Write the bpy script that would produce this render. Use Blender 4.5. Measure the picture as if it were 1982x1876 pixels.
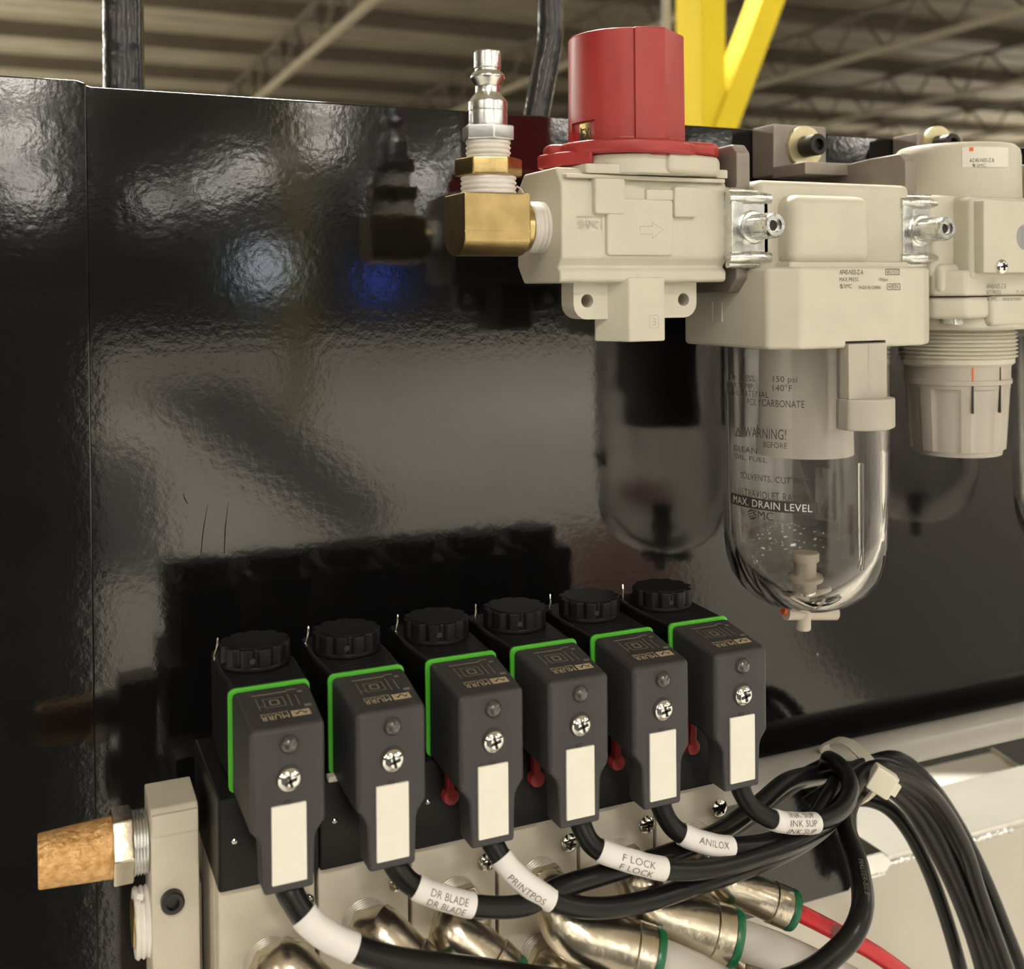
import bpy, bmesh, math, random
from mathutils import Vector, Matrix
random.seed(7)
for o in list(bpy.data.objects): bpy.data.objects.remove(o, do_unlink=True)
SC = bpy.context.scene
COL = SC.collection
S = 0.001            # all lengths below are millimetres, measured from the lens
OZ = 1350.0          # lens height above the shop floor

# ------------------------------------------------------------------ camera
F, CX, CY = 2146.5, 991.0, 586.3
def _rot(yaw, pit, rol):
    c, s = math.cos, math.sin
    r = Vector((c(yaw), -s(yaw), 0)); f = Vector((s(yaw), c(yaw), 0)); u = Vector((0, 0, 1))
    f2 = f*c(pit)+u*s(pit); u2 = u*c(pit)-f*s(pit)
    return r*c(rol)+u2*s(rol), u2*c(rol)-r*s(rol), f2
RT, UP, FW = _rot(math.radians(23.685), math.radians(-.657), math.radians(-.488))
cd = bpy.data.cameras.new('camera'); cam = bpy.data.objects.new('camera', cd); COL.objects.link(cam)
cam.matrix_world = Matrix(((RT.x, UP.x, -FW.x, 0), (RT.y, UP.y, -FW.y, 0), (RT.z, UP.z, -FW.z, OZ*S), (0, 0, 0, 1)))
cd.sensor_fit = 'HORIZONTAL'; cd.sensor_width = 36; cd.lens = 36*F/1982
cd.shift_x = 0; cd.shift_y = -(938-CY)/1982
cd.clip_start = .01; cd.clip_end = 300
cd.dof.use_dof = True; cd.dof.focus_distance = .365; cd.dof.aperture_fstop = 16
SC.camera = cam
# ------------------------------------------------------------------ world, exposure
w = bpy.data.worlds.new('hall_air'); SC.world = w; w.use_nodes = True
w.node_tree.nodes['Background'].inputs[0].default_value = (.9, .85, .72, 1)
w.node_tree.nodes['Background'].inputs[1].default_value = .10
SC.view_settings.view_transform = 'Standard'; SC.view_settings.look = 'None'
SC.view_settings.exposure = -0.40; SC.view_settings.gamma = 1; SC.view_settings.use_curve_mapping = False
LAMP = 50.0          # radiance of the high bay diffusers
BEAM = 900.0         # watts of each lamp's downward beam

# ------------------------------------------------------------------ helpers
def W(px, py, y):    # a sight line through a photograph pixel met with the depth y -> point in mm
    d = RT*((px-CX)/F)+UP*((CY-py)/F)+FW
    return d*(y/d.y)
def V(*a): return Vector(a)
BASE = {}
def thing(name, label, cat, base, group=None):
    o = bpy.data.objects.new(name, None); COL.objects.link(o); o.empty_display_size = .01
    b = Vector(base); o.location = (b.x*S, b.y*S, (b.z+OZ)*S); BASE[o.name] = b
    tag(o, label, cat, group); return o
def tag(o, label=None, cat=None, group=None, kind=None):
    if label: o['label'] = label
    if cat: o['category'] = cat
    if group: o['group'] = group
    if kind: o['kind'] = kind
    return o
def copy_tree(o, parent=None, off=None):
    c = o.copy(); COL.objects.link(c); c.parent = parent
    if o.name in BASE: BASE[c.name] = BASE[o.name]
    if off is not None:
        c.location = o.location+Vector(off)*S; BASE[c.name] = BASE[o.name]+Vector(off)
    for ch in list(o.children): copy_tree(ch, c)
    return c
def newbm(vs, fs):
    bm = bmesh.new(); L = [bm.verts.new(v) for v in vs]
    for f in fs:
        try: bm.faces.new([L[i] for i in f])
        except ValueError: pass
    return bm
def bev(bm, r, seg=2, ang=30):
    if r <= 0: return bm
    bmesh.ops.recalc_face_normals(bm, faces=bm.faces)
    es = [e for e in bm.edges if len(e.link_faces) == 2 and e.calc_face_angle(0) > math.radians(ang)]
    bmesh.ops.bevel(bm, geom=es, offset=r, segments=seg, profile=.5, affect='EDGES', clamp_overlap=True)
    return bm
def box(x0, x1, y0, y1, z0, z1, r=0, seg=2):
    vs = [(x, y, z) for x in (x0, x1) for y in (y0, y1) for z in (z0, z1)]
    return bev(newbm(vs, [(0,1,3,2),(4,6,7,5),(0,4,5,1),(2,3,7,6),(0,2,6,4),(1,5,7,3)]), r, seg)
def obox(c, ax, ay, az, hx, hy, hz, r=0):   # box with its own axes
    b = box(-hx, hx, -hy, hy, -hz, hz, r)
    m = Matrix((ax, ay, az)).transposed()
    for v in b.verts: v.co = m @ v.co+Vector(c)
    return b
def prism(poly, axis, a, b, r=0, seg=2, scale=1.0, cen=None):
    n = len(poly)
    if cen is None: cen = (sum(p[0] for p in poly)/n, sum(p[1] for p in poly)/n)
    def P(p, t): return {'x': (t, p[0], p[1]), 'y': (p[0], t, p[1]), 'z': (p[0], p[1], t)}[axis]
    q = [(cen[0]+(p[0]-cen[0])*scale, cen[1]+(p[1]-cen[1])*scale) for p in poly]
    vs = [P(p, a) for p in poly]+[P(p, b) for p in q]
    fs = [tuple(range(n)), tuple(range(2*n-1, n-1, -1))]+[(i, (i+1) % n, n+(i+1) % n, n+i) for i in range(n)]
    return bev(newbm(vs, fs), r, seg)
def lathe(prof, o, d, n=32, caps=True, ph=0):
    o = Vector(o); d = Vector(d).normalized()
    a = d.orthogonal().normalized()
    if abs(d.z) > .99: a = V(1, 0, 0)
    b = d.cross(a)
    bm = bmesh.new(); rings = []
    for r, t in prof:
        if r < 1e-6: rings.append([bm.verts.new(o+d*t)])
        else: rings.append([bm.verts.new(o+d*t+(a*math.cos(ph+6.28318530718*i/n)+b*math.sin(ph+6.28318530718*i/n))*r) for i in range(n)])
    for A, B in zip(rings, rings[1:]):
        for i in range(n):
            j = (i+1) % n
            f = ([A[0]] if len(A) == 1 else [A[i], A[j]])+([B[0]] if len(B) == 1 else [B[j], B[i]])
            if len(f) > 2: bm.faces.new(f)
    if caps:
        for R in (rings[0], rings[-1]):
            if len(R) > 2: bm.faces.new(R)
    return bm
def hexa(r, o, d, h, bv=.4, ph=0.0, n=6):
    return bev(lathe([(r, 0), (r, h)], o, d, n, True, ph), bv, 2, 25)
def catmull(P, k=8):
    P = [Vector(p) for p in P]; Q = [P[0]*2-P[1]]+P+[P[-1]*2-P[-2]]; out = []
    for i in range(1, len(Q)-2):
        for j in range(k):
            t = j/k; a, b, c, d = Q[i-1], Q[i], Q[i+1], Q[i+2]
            out.append(.5*((2*b)+(c-a)*t+(2*a-5*b+4*c-d)*t*t+(3*b-a-3*c+d)*t**3))
    out.append(P[-1]); return out
def tube(path, r, n=14, caps=True, flat=None):
    path = [Vector(p) for p in path]; bm = bmesh.new(); rings = []
    T = (path[1]-path[0]).normalized(); N = T.orthogonal().normalized()
    for i, p in enumerate(path):
        t = (path[min(i+1, len(path)-1)]-path[max(i-1, 0)]).normalized()
        N = (N-t*N.dot(t)).normalized(); B = t.cross(N)
        rr = r[i] if isinstance(r, (list, tuple)) else r
        rings.append([bm.verts.new(p+(N*math.cos(6.2831853*k/n)+B*math.sin(6.2831853*k/n))*rr) for k in range(n)])
    for A, C in zip(rings, rings[1:]):
        for i in range(n): bm.faces.new((A[i], A[(i+1) % n], C[(i+1) % n], C[i]))
    if caps: bm.faces.new(rings[0]); bm.faces.new(rings[-1])
    return bm
def ribbon(path, wdir, wid, th):              # flat strap: rectangular section swept on a path
    path = [Vector(p) for p in path]; bm = bmesh.new(); rings = []
    for i, p in enumerate(path):
        t = (path[min(i+1, len(path)-1)]-path[max(i-1, 0)]).normalized()
        wv = Vector(wdir); wv = (wv-t*wv.dot(t)).normalized(); nn = t.cross(wv)
        rings.append([bm.verts.new(p+wv*a*wid/2+nn*b*th/2) for a, b in ((-1, -1), (1, -1), (1, 1), (-1, 1))])
    for A, C in zip(rings, rings[1:]):
        for i in range(4): bm.faces.new((A[i], A[(i+1) % 4], C[(i+1) % 4], C[i]))
    bm.faces.new(rings[0]); bm.faces.new(rings[-1]); return bm
def join(*bms):
    out = bmesh.new()
    for b in bms:
        mp = [out.verts.new(v.co) for v in b.verts]; b.verts.index_update()
        for f in b.faces:
            try: out.faces.new([mp[v.index] for v in f.verts])
            except ValueError: pass
        b.free()
    return out
def build(name, bm, m, parent=None, base=None, smooth=38, label=None, wn=True):
    if isinstance(bm, (list, tuple)): bm = join(*bm)
    b = BASE[parent.name] if parent is not None else Vector(base if base is not None else (0, 0, 0))
    bmesh.ops.recalc_face_normals(bm, faces=bm.faces)
    bm.normal_update()
    for v in bm.verts: v.co = (v.co-b)*S
    for f in bm.faces: f.smooth = True
    for e in bm.edges:
        e.smooth = not (len(e.link_faces) == 2 and e.calc_face_angle(0) > math.radians(smooth))
    me = bpy.data.meshes.new(name); bm.to_mesh(me); bm.free(); me.materials.append(m)
    o = bpy.data.objects.new(name, me); COL.objects.link(o)
    if wn and len(me.polygons) < 4000:
        md = o.modifiers.new('face_weights', 'WEIGHTED_NORMAL'); md.keep_sharp = True; md.weight = 80
    if parent is not None: o.parent = parent
    else: o.location = (b.x*S, b.y*S, (b.z+OZ)*S)
    BASE[o.name] = b
    if label: o['label'] = label
    return o
def boolean(A, cutters, op='DIFFERENCE'):
    def tmp(b):
        bmesh.ops.recalc_face_normals(b, faces=b.faces)
        me = bpy.data.meshes.new('t'); b.to_mesh(me); b.free()
        o = bpy.data.objects.new('t', me); COL.objects.link(o); return o
    a = tmp(A); cs = [tmp(c) for c in cutters]
    for c in cs:
        md = a.modifiers.new('b', 'BOOLEAN'); md.object = c; md.operation = op; md.solver = 'EXACT'
    dg = bpy.context.evaluated_depsgraph_get(); me = bpy.data.meshes.new_from_object(a.evaluated_get(dg))
    bm = bmesh.new(); bm.from_mesh(me)
    for o in [a]+cs: bpy.data.objects.remove(o, do_unlink=True)
    bpy.data.meshes.remove(me); return bm
_T = {}
def text2d(s):
    if s not in _T:
        c = bpy.data.curves.new('t', 'FONT'); c.body = s; c.size = 1; c.resolution_u = 3; c.space_character = 1.05
        o = bpy.data.objects.new('t', c); COL.objects.link(o)
        dg = bpy.context.evaluated_depsgraph_get(); me = bpy.data.meshes.new_from_object(o.evaluated_get(dg))
        vs = [(v.co.x, v.co.y) for v in me.vertices]; fs = [tuple(p.vertices) for p in me.polygons]
        x0 = min(v[0] for v in vs); x1 = max(v[0] for v in vs); y0 = min(v[1] for v in vs); y1 = max(v[1] for v in vs)
        _T[s] = ([((x-x0)/(x1-x0)-.5, (y-y0)/max(1e-6, y1-y0)-.5) for x, y in vs], fs)
        bpy.data.objects.remove(o, do_unlink=True); bpy.data.meshes.remove(me)
    return _T[s]
def txt(s, wid, hei, fn):
    vs, fs = text2d(s); return newbm([fn(u*wid, v*hei) for u, v in vs], fs)
def flat(c, U, Vv):
    c, U, Vv = Vector(c), Vector(U), Vector(Vv)
    return lambda u, v: c+U*u+Vv*v
def rect2(wid, hei, fn, nx=1):
    vs = []; fs = []
    for i in range(nx+1): vs += [fn(-wid/2+wid*i/nx, -hei/2), fn(-wid/2+wid*i/nx, hei/2)]
    for i in range(nx): fs.append((2*i, 2*i+2, 2*i+3, 2*i+1))
    return newbm(vs, fs)
def frame2(wid, hei, t, fn):
    return join(rect2(wid, t, lambda u, v: fn(u, v+hei/2)), rect2(wid, t, lambda u, v: fn(u, v-hei/2)),
                rect2(t, hei, lambda u, v: fn(u-wid/2, v)), rect2(t, hei, lambda u, v: fn(u+wid/2, v)))
def disc2(r, fn, n=24): return newbm([fn(r*math.cos(6.2832*i/n), r*math.sin(6.2832*i/n)) for i in range(n)], [tuple(range(n))])
def emblem(r, fn, slot=None):      # round mark with three slanted stripes
    return join(*[newbm([fn(r*math.cos(a)*1., r*math.sin(a)) for a in [k0+(k1-k0)*i/8 for i in range(9)]], [tuple(range(9))])
                  for k0, k1 in ((.9, 2.9), (4.05, 6.05))]+[newbm([fn(x*r, y*r) for x, y in ((-.95, .02), (.62, .62), (.75, .42), (-.95, -.22))], [(0, 1, 2, 3)]),
                  newbm([fn(-x*r, -y*r) for x, y in ((-.95, .02), (.62, .62), (.75, .42), (-.95, -.22))], [(0, 1, 2, 3)])])

# ------------------------------------------------------------------ materials
def mat(name, col, rough=.5, metal=0., noise=None, bump=None, ior=None, coat=0., trans=0., emit=None, rvar=0., spec=None, coord='Object'):
    m = bpy.data.materials.new(name); m.use_nodes = True; nt = m.node_tree; p = nt.nodes['Principled BSDF']
    p.inputs['Base Color'].default_value = (*col, 1); p.inputs['Roughness'].default_value = rough
    p.inputs['Metallic'].default_value = metal; p.inputs['Transmission Weight'].default_value = trans
    p.inputs['Coat Weight'].default_value = coat; p.inputs['Coat Roughness'].default_value = .08
    if ior: p.inputs['IOR'].default_value = ior
    if spec is not None: p.inputs['Specular IOR Level'].default_value = spec
    if emit: p.inputs['Emission Color'].default_value = (*emit[0], 1); p.inputs['Emission Strength'].default_value = emit[1]
    tc = nt.nodes.new('ShaderNodeTexCoord')
    if noise:
        sc, amt = noise[0], noise[1]; c2 = noise[2] if len(noise) > 2 else tuple(max(0, c*(1-amt)) for c in col)
        nz = nt.nodes.new('ShaderNodeTexNoise'); nz.inputs['Scale'].default_value = sc; nz.inputs['Detail'].default_value = 5
        nt.links.new(tc.outputs[coord], nz.inputs['Vector'])
        rp = nt.nodes.new('ShaderNodeValToRGB'); rp.color_ramp.elements[0].position = .35; rp.color_ramp.elements[1].position = .68
        rp.color_ramp.elements[0].color = (*c2, 1); rp.color_ramp.elements[1].color = (*col, 1)
        nt.links.new(nz.outputs['Fac'], rp.inputs['Fac']); nt.links.new(rp.outputs['Color'], p.inputs['Base Color'])
        if rvar:
            mr = nt.nodes.new('ShaderNodeMapRange'); mr.inputs['To Min'].default_value = max(0, rough-rvar); mr.inputs['To Max'].default_value = rough+rvar
            nt.links.new(nz.outputs['Fac'], mr.inputs['Value']); nt.links.new(mr.outputs['Result'], p.inputs['Roughness'])
    if bump:
        bs = nt.nodes.new('ShaderNodeTexNoise'); bs.inputs['Scale'].default_value = bump[0]; bs.inputs['Detail'].default_value = 3
        nt.links.new(tc.outputs[coord], bs.inputs['Vector'])
        bn = nt.nodes.new('ShaderNodeBump'); bn.inputs['Strength'].default_value = bump[1]; bn.inputs['Distance'].default_value = bump[2]
        nt.links.new(bs.outputs['Fac'], bn.inputs['Height']); nt.links.new(bn.outputs['Normal'], p.inputs['Normal'])
    return m
M = {}
M['panel'] = mat('black_enamel', (.004, .004, .0045), .09, ior=1.56, bump=(330, .05, .0006))
def dust(m):
    nt = m.node_tree; p = nt.nodes['Principled BSDF']; tc = nt.nodes.new('ShaderNodeTexCoord')
    vo = nt.nodes.new('ShaderNodeTexVoronoi'); vo.inputs['Scale'].default_value = 42; nt.links.new(tc.outputs['Object'], vo.inputs['Vector'])
    a = nt.nodes.new('ShaderNodeMath'); a.operation = 'LESS_THAN'; a.inputs[1].default_value = .022; nt.links.new(vo.outputs['Distance'], a.inputs[0])
    sp = nt.nodes.new('ShaderNodeSeparateColor'); nt.links.new(vo.outputs['Color'], sp.inputs[0])
    b = nt.nodes.new('ShaderNodeMath'); b.operation = 'GREATER_THAN'; b.inputs[1].default_value = .55; nt.links.new(sp.outputs[0], b.inputs[0])
    c = nt.nodes.new('ShaderNodeMath'); c.operation = 'MULTIPLY'; nt.links.new(a.outputs[0], c.inputs[0]); nt.links.new(b.outputs[0], c.inputs[1])
    mx = nt.nodes.new('ShaderNodeMix'); mx.data_type = 'RGBA'; mx.inputs['A'].default_value = (.004, .004, .0045, 1); mx.inputs['B'].default_value = (.16, .16, .15, 1)
    nt.links.new(c.outputs[0], mx.inputs['Factor']); nt.links.new(mx.outputs['Result'], p.inputs['Base Color'])
dust(M['panel'])
M['cream'] = mat('cream_paint', (.595, .565, .475), .42, noise=(90, .06), bump=(900, .06, .0002))
M['castcream'] = mat('cream_cast', (.58, .53, .44), .48, noise=(60, .10), bump=(700, .10, .0003))
M['red'] = mat('red_plastic', (.37, .032, .032), .36, noise=(70, .12), bump=(500, .03, .0003))
M['bracket'] = mat('grey_bracket', (.27, .235, .21), .42, metal=.35, noise=(120, .15))
M['zinc'] = mat('zinc_plate', (.84, .86, .84), .27, metal=1, noise=(260, .18), rvar=.08, bump=(350, .08, .0004))
M['steel'] = mat('bright_steel', (.78, .79, .78), .27, metal=1, noise=(150, .12))
M['chrome'] = mat('chrome_screw', (.85, .85, .82), .10, metal=1)
M['blacksteel'] = mat('black_oxide', (.03, .028, .028), .35, metal=.6)
M['yzinc'] = mat('yellow_zinc', (.74, .66, .40), .32, metal=.7, noise=(150, .2))
M['brass'] = mat('brass', (.47, .355, .165), .36, metal=1, noise=(120, .28, (.34, .25, .11)), bump=(600, .12, .0004))
M['brassb'] = mat('bright_brass', (.66, .50, .22), .28, metal=1, noise=(200, .25), bump=(800, .15, .0003))
M['nickel'] = mat('nickel', (.74, .68, .57), .27, metal=1, noise=(90, .25, (.55, .49, .39)), bump=(250, .25, .0008))
M['tape'] = mat('thread_tape', (.80, .76, .73), .45, noise=(160, .12), bump=(300, .4, .0008))
M['oldtape'] = mat('taped_nickel', (.52, .475, .40), .4, metal=.3, noise=(200, .2))
M['housing'] = mat('grey_plastic', (.043, .0415, .0445), .50, noise=(60, .15), bump=(1500, .08, .0002), spec=.32)
M['coil'] = mat('black_plastic', (.009, .0087, .009), .42, noise=(150, .3), bump=(900, .2, .0004), spec=.3)
M['valve'] = mat('black_anodised', (.010, .0098, .010), .38, noise=(120, .2), bump=(1500, .1, .0002), spec=.2)
M['valveside'] = M['valve']
M['green'] = mat('green_gasket', (.075, .42, .030), .42)
M['dgreen'] = mat('green_ring', (.004, .11, .045), .33)
M['white'] = mat('white_label', (.80, .775, .69), .5, noise=(200, .03))
M['paper'] = mat('white_sleeve', (.78, .755, .74), .42, noise=(120, .05), bump=(220, .12, .0006))
M['led'] = mat('smoked_lens', (.045, .045, .045), .06, ior=1.55, coat=.5)
M['beige'] = mat('beige_print', (.42, .34, .22), .6)
M['faintprint'] = mat('faint_print', (.19, .165, .12), .6)
M['ink'] = mat('dark_ink', (.045, .042, .04), .6)
M['greyink'] = mat('grey_ink', (.16, .145, .12), .6)
M['clear'] = mat('clear_bowl', (1, .995, .985), .015, trans=1, ior=1.42)
M['element'] = mat('white_element', (.86, .82, .76), .5)
M['grey'] = mat('grey_plastic_light', (.45, .415, .36), .40, noise=(60, .06))
M['knob'] = mat('knob_grey', (.43, .395, .345), .45, noise=(60, .06))
M['palegrey'] = mat('pale_drain', (.62, .56, .48), .45)
M['orange'] = mat('orange_mark', (.70, .13, .03), .5)
M['bronze'] = mat('sintered_bronze', (.80, .50, .22), .45, metal=.4, noise=(420, .35, (.52, .28, .09)), bump=(650, .9, .0012))
M['cable'] = mat('black_cable', (.008, .0078, .0082), .32, noise=(60, .2), bump=(500, .06, .0003), spec=.24)
M['hose'] = mat('black_hose', (.02, .02, .023), .22, bump=(70, .5, .003))
M['redtube'] = mat('red_tube', (.46, .010, .018), .30, spec=.3)
M['darkred'] = mat('dark_red_print', (.10, .006, .01), .5)
M['whitetube'] = mat('white_tube', (.44, .415, .385), .3)
M['greytube'] = mat('grey_tube', (.29, .275, .25), .30, noise=(30, .05))
M['nylon'] = mat('nylon_tie', (.74, .70, .58), .4)
M['yellow'] = mat('yellow_paint', (.72, .555, .02), .6, noise=(8, .06), spec=.25)
M['beam'] = mat('cream_beam', (.50, .47, .405), .34, noise=(12, .08), bump=(160, .06, .0008))
M['beamtop'] = mat('shaded_beam_top', (.25, .24, .205), .5, noise=(20, .1))  # beam paint darkened to give the shade under the panel
M['whitep'] = mat('white_sheet', (.86, .84, .76), .45)
M['deck'] = mat('roof_deck', (.24, .212, .155), .6, noise=(.8, .25))
M['truss'] = mat('truss_steel', (.10, .082, .055), .6, noise=(2, .2))
M['chord'] = mat('truss_chord', (.34, .30, .22), .55)
M['floor'] = mat('concrete_floor', (.62, .59, .53), .45, noise=(.35, .22), coord='Object')
M['dark'] = mat('dark_wall', (.02, .021, .022), .6)
M['lampbody'] = mat('lamp_housing', (.35, .35, .35), .5)
M['lamp'] = mat('lamp_diffuser', (.9, .9, .85), .5, emit=((1.0, .945, .84), LAMP))
M['lampcool'] = mat('lamp_cool', (.9, .9, .9), .5, emit=((.72, .86, 1.0), 9))
M['lampblue'] = mat('lamp_blue', (.1, .2, .9), .5, emit=((.02, .14, 1.0), 8))
M['hole2'] = mat('scratch_black', (.003, .003, .003), .8, spec=.05)
M['hole'] = mat('bore_shadow', (.02, .018, .016), .6)

# ================================================================== SETTING
def setting(name, bm, m, base=(0, 0, 0), smooth=38):
    o = build(name, bm, m, None, base, smooth); o['kind'] = 'structure'; return o
setting('floor', box(-30000, 60000, -75000, 60000, -1400, -1350), M['floor'], (0, 0, -1350))
# roof deck with folded ribs running along x
HC = 6400
pts = []
y = -75000
pf = []
while y < 75000:
    pf += [(y, HC), (y+700, HC), (y+780, HC+110), (y+920, HC+110)]; y += 1000
pf = pf+[(75000, HC+260), (-75000, HC+260)]
setting('ceiling', prism(pf, 'x', -40000, 90000), M['deck'], (0, 0, HC))
setting('wall_far', [box(-30000, 60000, -33200, -33000, -1350, 2250), box(-30000, 60000, -75000, -74800, -1350, HC)], M['dark'], (0, -33000, -1350))
# roof purlins (along x) and lattice trusses (along y)
def purlin(y):
    bm = join(box(-40000, 90000, y-90, y+90, HC-60, HC), box(-40000, 90000, y-25, y+25, HC-330, HC-60), box(-40000, 90000, y-90, y+90, HC-370, HC-330))
    o = build('roof_purlin', bm, M['truss'], None, (0, y, HC)); return o
GP = 'purlins under the roof deck'
for k, y in enumerate((16500, 20500, 24500, 28500, 32500, 36500, 41000, 46000)):
    o = purlin(y); tag(o, 'dark steel purlin crossing under the tan roof deck, '+('nearest', 'second nearest', 'third nearest', 'fourth nearest', 'fourth farthest', 'third farthest', 'second farthest', 'farthest')[k]+' of the row', 'purlin', GP)
def truss(x, y0, y1, lab):
    T = thing('roof_truss', lab, 'truss', (x, y0, HC-1400))
    build('chord', box(x-70, x+70, y0, y1, HC-1400, HC-1290), M['chord'], T)
    build('chord', box(x-60, x+60, y0, y1, HC-480, HC-380), M['truss'], T)
    y = y0; k = 0
    while y+900 <= y1:
        a, b = ((HC-1345, HC-430) if k % 2 == 0 else (HC-430, HC-1345))
        build('web', tube([(x, y, a), (x, y+900, b)], 34, 6), M['truss'], T)
        y += 900; k += 1
for x, lab in ((5600, 'lattice roof truss with pale lower chord left of the quick coupler'),
               (11200, 'lattice roof truss in the gap between coupler and red cap'),
               (16800, 'lattice roof truss just right of the yellow post'),
               (22600, 'lattice roof truss above the black socket bolt'),
               (29500, 'lattice roof truss above the regulator dome'),
               (38000, 'rightmost lattice roof truss, partly cut by the frame')):
    truss(x, 13000, 46000, lab)
# high bay lamps
GL = 'high bay lamps under the roof'
proto = thing('high_bay_lamp', 'long warm white high bay lamp hanging under the roof', 'lamp', (0, 0, 0), GL)
build('housing', box(-700, 700, -320, 320, 20, 160, 20), M['lampbody'], proto)
build('diffuser', prism([(-660, -300), (660, -300), (660, 300), (-660, 300)], 'z', 22, -260, 10, 2, .8), M['lamp'], proto)
build('suspension_rod', [tube([V(sx, 0, 150), V(sx, 0, 1590)], 12, 8) for sx in (-450, 450)], M['lampbody'], proto)
ld = bpy.data.lights.new('beam', 'AREA'); ld.shape = 'RECTANGLE'; ld.size = 1.3; ld.size_y = .55; ld.energy = BEAM; ld.color = (1.0, .945, .84); ld.spread = math.radians(110)
lo = bpy.data.objects.new('beam', ld); COL.objects.link(lo); lo.parent = proto; lo.location = (0, 0, -.28)
first = True
for yy in (-58000, -50000, -42000, -34000, -26000, -18000, -11000, -5500, 3000):
    for xx in ((-15000, -7500, 0, 7500, 15000, 23000) if yy < 0 else (1200, 9000, 16000, 23000)):  # the row behind the panel is added to brighten the gusset
        jx = random.uniform(-1500, 1500); off = (xx+jx, yy+random.uniform(-800, 800), 4800)
        if first: proto.location = (off[0]*S, off[1]*S, (off[2]+OZ)*S); first = False
        else:
            c = copy_tree(proto); c.location = (off[0]*S, off[1]*S, (off[2]+OZ)*S)
            if yy < -30000:          # too far away for the beam to matter: glow of the diffuser only
                for ch in list(c.children):
                    if ch.type == 'LIGHT': bpy.data.objects.remove(ch, do_unlink=True)

lw = ld.copy(); lw.energy = BEAM*2.2; lw.spread = math.radians(165)
for yy in (17000, 25000, 33000, 41000):  # rows outside the view, added with stronger beams to brighten the roof
    for xx in (-22000, -14000, -6500, 40000, 48000):
        c = copy_tree(proto); c.location = (xx*S, yy*S, (4800+OZ)*S)
        for ch in c.children:
            if ch.type == 'LIGHT':
                ch.data = lw
def spot_floor(px, py):      # floor point seen mirrored in the panel at this pixel
    d = RT*((px-CX)/F)+UP*((CY-py)/F)+FW; t = -1350/d.z; q = d*t
    return V(q.x, 2*387-q.y, -1350)
def slab_on_floor(name, pix, m, h, lab, cat):
    P = [spot_floor(*p) for p in pix]
    o = build(name, prism([(p.x, p.y) for p in P], 'z', -1350, -1350+h, 3), m, None, (P[0].x, P[0].y, -1350)); tag(o, lab, cat)
M['rubber'] = mat('dark_stand_in', (.035, .036, .036), .6)  # for slabs added on the floor to darken parts of the mirror image
M['brownslab'] = mat('brown_stand_in', (.11, .095, .08), .6)
M['rust'] = mat('dull_red_paint', (.16, .05, .04), .6)
M['olive'] = mat('olive_paint', (.30, .25, .03), .5)
slab_on_floor('dark_stand_in', [(230, 745), (470, 735), (760, 985), (700, 1060), (400, 860)], M['rubber'], 12, 'dark floor slab added to mirror as a slanting band in the panel', 'floor mat')
slab_on_floor('dark_stand_in', [(200, 860), (290, 880), (330, 1120), (190, 1120)], M['rubber'], 12, 'narrow dark floor slab added to darken the left of the panel reflection', 'floor mat')
slab_on_floor('dark_stand_in', [(1500, 690), (2300, 690), (2500, 1300), (1830, 1500), (1560, 1250)], M['brownslab'], 12, 'wide brown floor slab added to darken the right of the panel reflection', 'floor mat')
slab_on_floor('floor_pallet', [(1090, 1050), (1300, 1050), (1330, 1190), (1080, 1190)], M['rust'], 90, 'red pallet on the floor mirrored behind the right coils', 'pallet')
T = thing('cabinet_stand_in', 'dark grey cabinet added to darken the left side of the panel reflection', 'cabinet', (-700, -1100, -1350))  # invented, darkens the mirror image where phone and hand would show
build('carcass', box(-1500, 92, -1400, -900, -1350, -12, 6), M['rubber'], T)
for k in range(5):
    dw = build('drawer', box(-1470, 62, -900, -884, -1290+k*245, -1290+k*245+225, 4), M['rubber'], T)
    build('handle', tube([V(-1100, -868, -1100+k*245), V(-300, -868, -1100+k*245)], 9, 10), M['steel'], dw)
q = spot_floor(580, 800)
T = thing('guard_column', 'dull yellow column mirrored as a vertical streak in the panel', 'column', q)
build('shaft', box(q.x-130, q.x+130, q.y-130, q.y+130, -1350, 5200, 20), M['olive'], T)
build('base_plate', box(q.x-220, q.x+220, q.y-220, q.y+220, -1350, -1330, 4), M['olive'], T)
# ================================================================== BLACK PANEL
YP = 387.0
T = thing('machine_cover', 'large glossy black painted steel panel behind the valves and filters', 'panel', (150, YP, -268))
zt = 67.6
poly = [(-140, zt+1.2), (14, zt+1.2), (17, zt+.9), (20.5, zt), (470, zt-1.2), (470, -211), (335, -211), (335, -262), (330, -267), (-140, -267)]
build('sheet', prism(poly, 'y', YP, YP+3, .8, 3), M['panel'], T)
build('overlay_plate', prism([(-140, zt+1.6), (16, zt+1.6), (19, zt+.6), (19.3, -267), (-140, -267)], 'y', YP-1.3, YP-.05, .9, 3), M['panel'], T)
build('lower_rail', box(335.5, 470, YP+6, YP+12, -214, -205, 1), M['panel'], T)
build('shade_flange', box(335.5, 640, YP+3, YP+98, -209, -206.5, .6), M['panel'], T)  # unseen flange added to shade the beam top below

for pa, pb in (((402, 978), (389, 1072)), ((442, 972), (434, 1072)), ((355, 955), (363, 975))):
    build('scratch', tube([W(*pa, YP-.05), W((pa[0]+pb[0])/2-2, (pa[1]+pb[1])/2, YP-.05), W(*pb, YP-.05)], [.05, .16, .12], 6), M['hole2'], T)
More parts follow.
